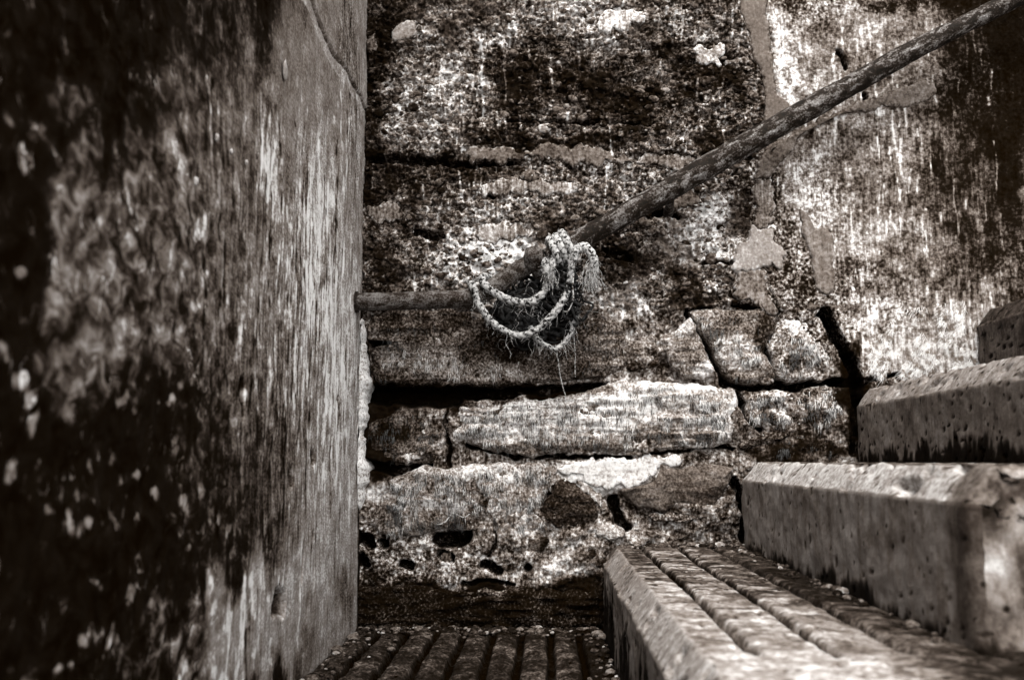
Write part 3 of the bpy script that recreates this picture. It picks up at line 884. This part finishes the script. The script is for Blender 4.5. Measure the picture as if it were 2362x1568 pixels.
t = np.full(len(Y), .14); g = np.full(len(Y), .2); s = np.full(len(Y), .2); c = np.full(len(Y), .9)
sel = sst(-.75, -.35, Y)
t += (.65 - t) * sel; g += (.14 - g) * sel; s += (.6 - s) * sel; c += (.05 - c) * sel  # paler concrete near the corner, grazing light included in the tone
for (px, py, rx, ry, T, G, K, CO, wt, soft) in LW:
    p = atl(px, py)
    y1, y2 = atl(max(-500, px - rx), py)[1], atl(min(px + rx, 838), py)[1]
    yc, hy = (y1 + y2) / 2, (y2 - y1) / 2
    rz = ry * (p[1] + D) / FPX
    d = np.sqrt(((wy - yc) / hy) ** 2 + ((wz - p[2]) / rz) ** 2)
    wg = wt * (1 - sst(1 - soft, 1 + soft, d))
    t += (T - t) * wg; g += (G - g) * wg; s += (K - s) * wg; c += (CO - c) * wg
T2 = t.reshape(len(ys), len(zl))
spots_ = [(700, 620, 45, 230, 300), (745, 560, 40, 260, 260), (625, 330, 22, 140, 170), (690, 850, 60, 150, 140), (780, 850, 40, 300, 160), (560, 700, 70, 330, 150), (640, 1050, 90, 200, 150), (800, 300, 20, 220, 70), (560, 1350, 60, 120, 60), (500, 330, 60, 160, 60)]
for (px, py, sx_, sy_, n_) in spots_:                          # lime and salt run down in narrow lines, between darker ones
    for k in range(int(n_ * .62)):
        p = atl(min(826, max(430, rng.normal(px, sx_ * .7))), rng.normal(py, sy_ * .6))
        dep = p[1] + D
        wd_ = rng.uniform(.0026, .0065) * (1 + .6 * (p[1] > -.4))
        ln_ = min(.30, .015 + rng.exponential(.06))
        amp_ = rng.uniform(.06, .26) if rng.uniform() < .66 else -rng.uniform(.08, .26)
        i0, i1 = np.searchsorted(ys, (p[1] - .03, p[1] + .03))
        j0, j1 = np.searchsorted(zl, (p[2] - ln_, p[2]))
        if i1 - i0 < 3 or j1 - j0 < 3:
            continue
        yy_, zz_ = ys[i0:i1, None], zl[None, j0:j1]
        cen = p[1] + .004 * np.sin(zz_ * 25 + k) + .003 * np.sin(zz_ * 71 + 2 * k)
        q_ = np.exp(-((yy_ - cen) / wd_) ** 2) * sst(0, .3, (zz_ - p[2] + ln_) / ln_) * sst(0, .15, (p[2] - zz_) / ln_)
        T2[i0:i1, j0:j1] += q_ * amp_ * (.1 + 1.6 * vn(zz_ * 120, yy_ * 70 + k, seed=153) * vn(zz_ * 37, yy_ * 30 + k, seed=154) * 1.6)
t = T2.ravel()
fleck = sst(.35, .0, t) * sst(-.55, -.9, Y) + .35 * sst(-.5, -.8, Y)
fleck *= sst(.45, .2, Z + .0 * Y)
hl = .0022 * fbm(Y * 60, Z * 30, o=4, seed=81) + .010 * fbm(Y * 5, Z * 4, o=3, seed=82)
zj = atl(838, 250)[2] + .030 * fbm(Y * 5, Y * 0, o=4, seed=83) + .012 * np.clip(-Y, 0, 2) ** 2
hl -= .004 * (1 - sst(.001, .0045, np.abs(Z - zj)))                # the joint between two pours
hl += .004 * sst(0, .01, Z - zj)
t = np.where(np.abs(Z - zj) < .0035, t - .12, t)
t = np.where((Z - zj < 0) & (Z - zj > -.03) & (Y > -.7), np.maximum(t, .68), t)
for (px, py, ry_, rz_, dp) in ((650, 1392, .045, .026, .035), (668, 1090, .018, .020, .012), (726, 1060, .014, .02, .012), (780, 928, .010, .008, .006), (640, 1400, .03, .02, .03), (695, 1330, .008, .02, .008), (520, 640, .008, .05, .008),
                               (560, 905, .012, .03, .008), (700, 860, .006, .06, .006), (720, 1240, .006, .008, .006)):
    p = atl(px, py)
    d = np.hypot((wy * .4 + Y * .6 - p[1]) / ry_, (wz * .4 + Z * .6 - p[2]) / rz_) + .5 * fbm(Y * 50, Z * 50, seed=85)
    k = 1 - sst(.6, 1.1, d)
    hl -= dp * k
    t -= (.35 if dp < .02 else .6) * k  # pockets also darkened in tone, as the shade inside them
t = t - .5 * sst(-.030, -.012, Y) * (1 - sst(.34, .37, Z))  # shadow line down the corner below the rail, painted into the tone
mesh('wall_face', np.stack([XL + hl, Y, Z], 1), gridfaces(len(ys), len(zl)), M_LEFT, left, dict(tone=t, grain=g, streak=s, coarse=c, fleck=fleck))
V = np.array([(x, y, z) for x in (XL - .6, XL - .06) for y in (-4.2, .06) for z in (-.62, 1.52)])
mesh('wall_core', V, BOXF, M_LEFT, left, dict(tone=.5, grain=.2, streak=.3, coarse=0), smooth=False)
# a few pale limpets and flakes stuck on it
for (px, py, rr_) in ((655, 165, .017), (497, 318, .006), (530, 350, .004), (565, 375, .004), (448, 418, .006)):
    p = atl(px, py)
    v = IV * np.array([.0025, rr_ * .8, rr_]) * (1 + .4 * fbm(IV[:, 0] * 2 + px, IV[:, 1] * 2, IV[:, 2] * 2, o=2))[:, None] + p
    v[:, 0] += .002
    mesh('flake', v, IF, M_LEFT, left, dict(tone=.76, grain=.10, streak=0, coarse=.5))


# ------------------------------------------------------------------ steps
def step(xn, ztop, zbot, y0, y1, label, w=.50, groove=True, ybreak=-1.26, seed=0, tones=(.60, .70, .62), dy=.007, first=.086, pitch=.078, stain_and_shade=(), foot=.022):
    o = thing('stair_step', (xn + w / 2, (y0 + y1) / 2, zbot), label, 'step', 'grooved concrete steps climbing along the wall')
    pr = []                                                    # profile: (x, z, kind) kind 0 riser, 1 chamfer, 2 tread, 3 back
    for z in np.arange(zbot, ztop - .036, .0045):
        pr.append((xn, z, 0))
    for q in np.linspace(0, 1, 10):
        bul = .0008 * math.sin(q * math.pi)
        pr.append((xn + .003 + .027 * q - bul * .7, ztop - .036 + .036 * q + bul * .7, 1))
    for x in np.arange(xn + .034, xn + w, .0030):
        pr.append((x, ztop, 2))
    for z in np.linspace(ztop - .03, zbot, 6):
        pr.append((xn + w, z, 3))
    pr = np.array(pr)
    yy = np.concatenate([np.arange(y0, y1, -dy), [y1]])
    n, m = len(pr), len(yy)
    PX, PY = np.meshgrid(np.arange(n), np.arange(m), indexing='ij')
    x, z, kd = pr[PX.ravel(), 0], pr[PX.ravel(), 1], pr[PX.ravel(), 2]
    y = yy[PY.ravel()]
    xo, zo = x.copy(), z.copy()
    # rounded near and far ends
    e = np.minimum(np.abs(y - y1), np.abs(y - y0))
    rd = .014 * (1 - np.sqrt(np.clip(1 - (1 - np.clip(e / .016, 0, 1)) ** 2, 0, 1)))
    cx, cz = xn + w / 2, (ztop + zbot) / 2
    x = x + np.sign(cx - x) * rd * (kd != 2)
    z = z - rd * (kd >= 1) * (kd <= 2)
    gx = np.zeros(len(x))
    if groove:
        k0 = np.round((xo - xn - first) / pitch)
        wob = .004 * fbm(y * 9, y * 0 + k0, o=3, seed=seed + 1)
        dx = np.abs(xo - xn - first - np.maximum(k0, 0) * pitch - wob)
        on = (kd == 2) * sst(ybreak - .02, ybreak + .02, y + .03 * fbm(k0 * 3.3, y * 0, seed=seed))
        gx = on * (1 - sst(.0025, .0075, dx))
        z = z - .011 * gx - on * .0025 * (1 - sst(.003, .016, dx))
    n3 = fbm(xo * 34, y * 34, zo * 34, o=5, seed=seed + 2, g=.6)
    n4 = fbm(xo * 9, y * 9, zo * 9, o=3, seed=seed + 3)
    am = np.where(kd == 2, .0045, np.where(kd == 1, .0060, .0055))
    bites = sst(.16, .34, fbm(xo * 36, y * 30, zo * 36, o=4, seed=seed + 8)) * (kd == 1) * .011
    x = x + (kd <= 1) * (am * n3 + .004 * n4 + bites)
    z = z + ((kd == 2) | (kd == 1)) * (am * n3 + np.where(kd == 2, .0025, .004) * n4 - bites)
    tn = np.select([kd == 0, kd == 1, kd == 2], tones, .4)  # chamfer toned paler than riser: light from above put into the colour
    dn = (ztop - zo)
    # drips: dark weed creeping up the riser from the foot
    drip = (dn - (ztop - zbot - foot) + (.010 + foot * .8) * fbm(y * 16, y * 0, o=3, seed=seed + 4) + (.010 + foot * .5) * fbm(y * 130, dn * 9, o=3, seed=seed + 5) + .010 * fbm(y * 60, dn * 60, o=3, seed=seed + 15)) * (kd == 0)
    tn = tn - .42 * sst(-.006, .014, drip)
    tn = tn + (kd == 0) * (.10 * fbm(y * 26, dn * 22, o=5, seed=seed + 16, g=.62) - .07 * sst(.10, .25, fbm(y * 60, dn * 14, o=3, seed=seed + 17)))
    dap = sst(.0, .12, fbm(xo * 22, y * 46, o=5, seed=seed + 12, g=.6))  # wet sheen of the tread painted as pale patches
    tn = tn + (kd == 2) * (dap * .26 - .12)
    tn = tn + .10 * n4 - .46 * sst(.05, .7, gx)
    hol = sst(.33, .40, fbm(xo * 120, y * 95, zo * 120, o=2, seed=seed + 18)) * (kd != 3)
    tn = tn - .35 * hol
    x = x + (kd == 0) * hol * .004
    z = z - (kd == 2) * hol * .006
    for (px_, py_, sx, sy, sz, tv, wt) in stain_and_shade:              # free stains and painted shade: centre x, y, radii
        d = np.sqrt(((xo - px_) / sx) ** 2 + ((y - py_) / sy) ** 2) + .9 * fbm(xo * 22, y * 22, zo * 22, o=4, seed=seed + 6)
        tn = tn + (tv - tn) * wt * (1 - sst(.55, 1.2, d)) * (kd >= 1 if sz else 1)
    gr = np.where(kd == 2, .24, np.where(kd == 1, .15, .085))
    sk = np.where(kd == 0, .7, .05)
    cr = np.where(kd == 2, .55, np.where(kd == 0, .25, .3))
    V = np.stack([x, y, z], 1)
    mesh('block', V, gridfaces(n, m, flip=True), M_STEP, o, dict(tone=tn, grain=gr, streak=sk, coarse=cr))
    # end faces, finely divided
    for end, yv in ((m - 1, y1), (0, y0)):
        ring = V.reshape(n, m, 3)[:, end]
        cc = np.array([cx, yv, cz])
        rows = [cc + (ring - cc) * s_ for s_ in np.linspace(1, 0, 26)]
        A = np.concatenate(rows)
        A[n:, 1] += (.010 * fbm(A[n:, 0] * 30, A[n:, 2] * 30, o=4, seed=seed + 9) - .004) * (1 if end else 0)
        F = wrapfaces(26, n)
        F = F if end else F[:, ::-1]
        ta = .36 + 1.0 * fbm(A[:, 0] * 16, A[:, 2] * 9, o=4, seed=seed + 10)  # dark mottled stain, plus shade put into the tone of the ends
        mesh('end_face', A, F, M_STEP, o, dict(tone=ta, grain=.16, streak=.3, coarse=.6))
    return o


ZS = [-.375, -.192, -.006, .158, .338, .52]
XN = [None, .124, .437, .694, .975, 1.262]
step(XN[1], ZS[1], -.50, -.012, -1.62, 'lowest grooved concrete step with dappled pale ridges', seed=200, tones=(.61, .75, .64), foot=.20,
     stain_and_shade=((.24, -.05, .16, .06, 1, .40, .8), (.44, -.9, .10, 1.2, 1, .26, 1), (.52, -1.4, .14, .5, 1, .3, .8), (.40, -.25, .10, .22, 1, .42, .7), (.25, -1.33, .10, .10, 1, .80, .8), (.22, -1.1, .22, .35, 1, .74, .5)))  # inner side of the tread darkened: shade painted along the second step
step(XN[2], ZS[2], ZS[1] - .02, -.02, -1.24, 'second concrete step with a pale chamfered nose and pitted grey riser', seed=300, tones=(.65, .86, .60), foot=.03,
     stain_and_shade=((.44, -1.22, .05, .04, 0, .36, .6),))
step(XN[3], ZS[3], ZS[2] - .02, -.03, -1.24, 'third concrete step with black weed along the foot of its riser', seed=400, tones=(.58, .74, .62), foot=.045)
step(XN[4], ZS[4], ZS[3] - .02, -.02, -1.24, 'topmost visible concrete step, cut off by the right edge of the photo', seed=500, tones=(.48, .50, .5), dy=.012)

# ------------------------------------------------------------------ landing and ground
lx = np.concatenate([np.arange(-.44, .135, .003)])
ly = np.concatenate([np.arange(-3.2, -1.4, .05), np.arange(-1.4, .02, .005)])
GX, GY = np.meshgrid(lx, ly, indexing='ij')
X, Y = GX.ravel(), GY.ravel()
k0 = np.round((X + .056) / .0625)
dx = np.abs(X + .056 - k0 * .0625 - .005 * fbm(Y * 8, k0 * 3.1, o=3, seed=91))
on = 1 - sst(-.075, -.05, Y + .02 * fbm(X * 30, Y * 30, seed=95))
gz = on * (1 - sst(.004, .010, dx))
z = ZS[0] - .014 * gz - on * .004 * (1 - sst(.004, .022, dx)) + .012 * fbm(X * 46, Y * 40, o=5, seed=92, g=.65) + .006 * fbm(X * 8, Y * 8, o=3, seed=93)
tn = .34 + .24 * fbm(X * 12, Y * 12, o=4, seed=94) - .36 * gz
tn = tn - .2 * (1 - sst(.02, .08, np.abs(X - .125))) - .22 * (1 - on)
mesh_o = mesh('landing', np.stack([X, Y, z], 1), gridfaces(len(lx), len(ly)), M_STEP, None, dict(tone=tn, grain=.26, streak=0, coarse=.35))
tag(mesh_o, 'dark grooved concrete landing between the left wall and the lowest step', kind='structure')
gx_ = np.array([-300, -20, 20, 300.])
GX, GY = np.meshgrid(gx_, gx_, indexing='ij')
tag(mesh('ground', np.stack([GX.ravel(), GY.ravel(), np.full(16, -.50)], 1), gridfaces(4, 4), M_STEP, None, dict(tone=.46, grain=.2, streak=0, coarse=.4)),
    'wet dark ground at the foot of the steps', kind='structure')

# grit and broken shell washed into the corners
soup, soupt = [], []
for k in range(900):
    if k < 420:
        x, y, zb = rng.uniform(-.42, .12), -.012 - rng.exponential(.028), ZS[0]
    elif k < 600:
        x, y, zb = XL + .012 + rng.exponential(.018), rng.uniform(-1.3, 0), ZS[0]
    elif k < 700:
        x, y, zb = .12 - rng.exponential(.015), rng.uniform(-1.2, 0), ZS[0]
    elif k < 820:
        x, y, zb = rng.uniform(.16, .43), -.012 - rng.exponential(.02), ZS[1]
    else:
        x, y, zb = .43 - rng.exponential(.014), rng.uniform(-1.2, 0), ZS[1]
    r = min(.011, .0022 + rng.exponential(.0022))
    soup.append((IV * np.array([r * rng.uniform(.8, 1.5), r * rng.uniform(.8, 1.5), r * .7]) * (1 + .35 * fbm(IV[:, 0] * 1.7 + k, IV[:, 1] * 1.7, IV[:, 2] * 1.7, o=2))[:, None] + np.array([x, y, zb + r * .2]), IF))
    soupt.append(np.full(len(IV), np.clip(rng.normal(.40, .14), .2, .8)))
V, F = joinm(soup)
tag(mesh('grit', V, F, M_STEP, None, dict(tone=np.concatenate(soupt), grain=.15, streak=0, coarse=0)), 'dark grit and broken shell lying in the corners of landing and step', kind='stuff')

# ------------------------------------------------------------------ handrail
YR = -.085                                                     # rail axis in front of the wall
rail = thing('handrail', at(1232, 690, YR), 'rusty round iron handrail running from the left wall and up the steps', 'handrail')


def pipe(name, pts, rad, seed, parent, k=28, stepl=.005, amp=.10, mat=None):
    P = spline(pts, stepl)
    r = np.interp(np.linspace(0, 1, len(P)), np.linspace(0, 1, len(rad)), rad)
    V, F = tube(P, r, k)
    n = len(P)
    ax = np.concatenate([np.tile(P, (k, 1)), P[:1], P[-1:]])
    dv = V - ax
    V = ax + dv * (1 + 2 * amp * fbm(V[:, 0] * 26, V[:, 1] * 40, V[:, 2] * 40, o=4, seed=seed, g=.6))[:, None]
    return mesh(name, V, F, mat or M_RUST, parent)


pipe('lower_rail', [at(796, 697, YR) + (-.02, 0, 0), at(830, 696, YR), at(960, 693, YR), at(1060, 689, YR), at(1110, 678, YR), at(1150, 655, YR), at(1195, 625, YR), at(1228, 606, YR)], (.0205, .0205, .0205, .021, .0215, .0205), 41, rail, mat=M_RUSTP)
pipe('upper_rail', [at(1262, 595, YR), at(1340, 552, YR), at(1500, 462, YR), at(1700, 345, YR), at(1900, 232, YR), at(2100, 120, YR), at(2361, -12, YR), at(2600, -140, YR)], (.022, .0250, .0272, .0262, .0238, .0215, .0195, .018), 42, rail)
c0 = at(1231, 595, YR - .020)
v = IV * np.array([.0215, .022, .0235])
IV3, IF3 = ico(4)
v = IV3 * np.array([.0235, .025, .0275]) * (1 + .30 * fbm(IV3[:, 0] * 1.5, IV3[:, 1] * 1.5, IV3[:, 2] * 1.5, o=4))[:, None] + c0
mesh('knob', v, IF3, M_RUSTP, rail)
pipe('stanchion', [c0 + (0.006, .004, -.01), at(1243, 625, YR + .006), at(1258, 648, -.055), at(1280, 676, .02)], (.019, .018, .013, .012), 43, rail, k=18)
pipe('bracket', [at(1545, 455, YR), at(1543, 480, -.05), at(1540, 495, .02)], (.010, .011, .012), 44, rail, k=14)
# collar where the rail enters the wall
pipe('collar', [at(818, 697, YR) + (-.012, 0, 0), at(826, 697, YR)], (.025, .024), 45, rail, stepl=.003)


# ------------------------------------------------------------------ ropes
def hairs(P, n, L, name, mat, parent, wd=.0005, drop=.5):
    parts = []
    for _ in range(n):
        p = P[rng.integers(len(P))] + rng.normal(0, .003, 3)
        v = rng.normal(0, 1, 3)
        v[1] = -abs(v[1]) * .5
        q = [p]
        l = L * rng.uniform(.4, 1.5)
        for k in range(6):
            v = v + rng.normal(0, .6, 3) + np.array([0, 0, -drop])
            v /= np.linalg.norm(v)
            q.append(q[-1] + v * l / 6)
        parts.append(tube(np.array(q), np.linspace(wd, wd * .5, 7), 3, cap=False))
    V, F = joinm(parts)
    return tag(mesh(name, V, F, mat, parent), kind='stuff')


def rope(label, pts, rad, mat, hair=60, hl=.02, turns=26, hmat=None, name='rope', group=None, fray=0):
    P = spline(pts, .003)
    P = P + .0022 * np.stack([fbm(np.arange(len(P)) * .12, np.full(len(P), q), o=3, seed=q) for q in (3, 5, 7)], 1)
    o = thing(name, P[len(P) // 2], label, 'rope', group)
    T, N, Bn = frames(P)
    s_ = np.concatenate([[0], np.cumsum(np.linalg.norm(np.diff(P, axis=0), axis=1))])
    rr_ = np.broadcast_to(np.interp(s_ / s_[-1], np.linspace(0, 1, len(rad)), rad), (len(P),)) if hasattr(rad, '__len__') else np.full(len(P), rad)
    for k in range(3):
        a = s_ * 2 * np.pi / (rad_mean(rad) * 6.5) + k * 2 * np.pi / 3
        Q = P + (rr_ * .38)[:, None] * (np.cos(a)[:, None] * N + np.sin(a)[:, None] * Bn)
        V, F = tube(Q, rr_ * .66 * (1 + .2 * fbm(s_ * 90, s_ * 0 + k, o=3)), 9)
        V = V + .0026 * np.stack([fbm(V[:, 0] * 170 + q * 9, V[:, 1] * 170, V[:, 2] * 170, o=3, seed=q) for q in (1, 2, 3)], 1)
        mesh('strand', V, F, mat, o)
    if hair:
        hairs(P, hair, hl, 'loose_fibres', hmat or M_FIBRE, o)
    if fray:
        tail = P[-1]
        parts = []
        for _ in range(fray):
            d0 = P[-1] - P[-8]
            d0 = d0 / np.linalg.norm(d0)
            q = [P[-14] + rng.normal(0, .004, 3)]
            v_ = d0 + rng.normal(0, .25, 3)
            for k in range(8):
                v_ = v_ + rng.normal(0, .22, 3) + np.array([0, 0, -.35])
                v_ /= np.linalg.norm(v_)
                q.append(q[-1] + v_ * rng.uniform(.005, .011))
            parts.append(tube(np.array(q), .0006, 3, cap=False))
        V, F = joinm(parts)
        tag(mesh('frayed_end', V, F, hmat or M_FIBRE, o), kind='stuff')
    return o


def rad_mean(r):
    return float(np.mean(r))


yf = YR - .030
G = 'old ropes tangled on the handrail'
rope('long weathered rope hanging from the rail in the widest loop', [at(1092, 676, -.045), at(1086, 655, YR), at(1092, 662, yf), at(1100, 692, yf), at(1122, 730, yf), at(1160, 762, yf + .01), at(1200, 774, yf + .012), at(1240, 758, yf), at(1276, 724, yf - .004), at(1300, 690, yf), at(1312, 655, YR - .02), at(1318, 610, YR - .028), at(1310, 585, YR - .02), at(1312, 570, YR + .02)],
     (.0085, .0085, .008, .008, .0085, .008), M_ROPE, 70, .034, group=G)
rope('thick weathered rope in the shorter upper loop below the bent rail', [at(1130, 640, YR + .02), at(1112, 640, yf + .012), at(1118, 656, yf), at(1140, 675, yf - .004), at(1168, 690, yf - .004), at(1200, 699, yf), at(1232, 692, yf), at(1256, 672, yf + .01), at(1268, 645, yf + .012), at(1272, 615, yf), at(1276, 590, YR - .02)],
     (.0085, .009, .0095, .009, .008), M_ROPE, 60, .032, group=G)
A0, A1 = at(1272, 591, YR), at(1316, 567, YR)
ad = (A1 - A0) / np.linalg.norm(A1 - A0)
up = np.array([-ad[2], 0, ad[0]])
hel = []
for q in np.linspace(0, 1, 36):
    an = -1.9 + q * 2 * math.pi * 3.1
    rr2 = .0335 + .002 * math.sin(q * 19)
    hel.append(A0 + (A1 - A0) * q + rr2 * (math.cos(an) * up + math.sin(an) * np.array([0, -1, 0])) + ad * .008 * math.cos(an))
rope('pale rope coiled tightly over the rail beside the round knob', hel, .0092, M_ROPEPALE, 110, .018, group=G)
rope('pale rope end bent over the rail and fraying at its tip', [at(1322, 600, YR - .03), at(1328, 578, YR - .034), at(1346, 568, YR - .030), at(1362, 582, YR - .034), at(1370, 604, YR - .036), at(1371, 626, YR - .03), at(1364, 640, YR - .026)],
     (.009, .0105, .0105, .0095, .007), M_ROPEPALE, 170, .020, group=G, fray=110)
rope('short frayed tail hanging beside the round knob', [at(1258, 596, YR - .034), at(1256, 612, YR - .038), at(1262, 630, YR - .038), at(1274, 636, YR - .036)],
     (.008, .009, .006), M_ROPEPALE, 110, .016, group=G, fray=50)
rope('dark ragged rope drooping lowest under the wide loop', [at(1222, 752, YR), at(1236, 778, YR - .01), at(1262, 798, YR - .012), at(1288, 802, YR - .01), at(1310, 780, YR), at(1324, 745, YR), at(1328, 705, YR + .01), at(1322, 660, YR)],
     (.0065, .006, .0055, .006), M_ROPE, 90, .034, group=G)
# dark tangle of twine filling the loops
tg = thing('twine_tangle', at(1230, 700, YR + .02), 'black tangle of ragged twine filling the loops under the rail', 'twine')
parts = []
for k in range(230):
    q = []
    cx0, cy0 = rng.normal(1232, 28), rng.normal(712, 22)
    ph = rng.uniform(0, 6.3)
    a0, b0 = rng.uniform(16, 50), rng.uniform(12, 32)
    for u in np.linspace(0, rng.uniform(2, 6), 14):
        q.append(at(cx0 + a0 * math.cos(ph + u) + rng.normal(0, 5), cy0 + b0 * math.sin(ph + u) + 0.1 * a0 + rng.normal(0, 5), YR + .028 + .022 * math.sin(u * 1.7 + ph) + rng.normal(0, .004)))
    parts.append(tube(spline(q, .008), rng.uniform(.0025, .0062), 5))
V, F = joinm(parts)
tag(mesh('twine', V, F, M_DARKROPE, tg), kind='stuff')
parts = []
for k in range(80):
    x0, y0 = rng.normal(1296, 15), rng.normal(640, 26)
    q = [at(x0 + rng.normal(0, 12), y0 + 8 * j + rng.normal(0, 7), YR - .008 + rng.normal(0, .012)) for j in range(7)]
    parts.append(tube(spline(q, .008), rng.uniform(.0018, .0045), 5))
V, F = joinm(parts)
tag(mesh('knotted_twine', V, F, M_DARKROPE, tg), kind='stuff')
hairs(np.array([at(rng.normal(1240, 45), rng.normal(715, 32), YR - .01) for _ in range(160)]), 45, .05, 'loose_fibres', M_FIBRE, tg, wd=.0005)


def twine(label, pts, r=.0012, mat=None):
    P = spline(pts, .004)
    P = P + .002 * np.stack([fbm(np.arange(len(P)) * .2, np.full(len(P), q), o=2, seed=q) for q in (13, 15, 17)], 1)
    V, F = tube(P, r * (1 + .5 * fbm(np.arange(len(P)) * .4, np.zeros(len(P)), o=2)), 6)
    tag(mesh('twine', V, F, mat or M_FIBRE), label, 'twine')


twine('long thread of twine dangling straight below the rope tangle', [at(1281, 795, YR), at(1284, 815, YR + .03), at(1290, 850, -.05), at(1296, 885, -.045), at(1304, 915, -.04), at(1304, 925, -.04)], .0013)
twine('thin thread hanging to the right of the rope tangle', [at(1322, 640, YR - .02), at(1318, 690, YR - .02), at(1308, 720, YR - .01), at(1322, 760, -.06), at(1325, 800, -.05), at(1327, 870, -.045)], .0010)
twine('pale twisted thread in front of the dark knot', [at(1322, 632, YR - .04), at(1320, 665, YR - .04), at(1322, 690, YR - .04), at(1312, 715, YR - .036), at(1302, 718, YR - .034)], .0016)
twine('curly pale thread stuck on the lowest course of stones', [at(1008, 1209, -.032), at(1025, 1205, -.034), at(1036, 1190, -.032), at(1046, 1181, -.032), at(1058, 1188, -.034), at(1072, 1192, -.032), at(1083, 1184, -.03)], .0013)
twine('loose thread curling in the joint above the second step', [at(2000, 1056, -.06), at(2030, 1048, -.07), at(2058, 1050, -.08), at(2068, 1058, -.08)], .0009)
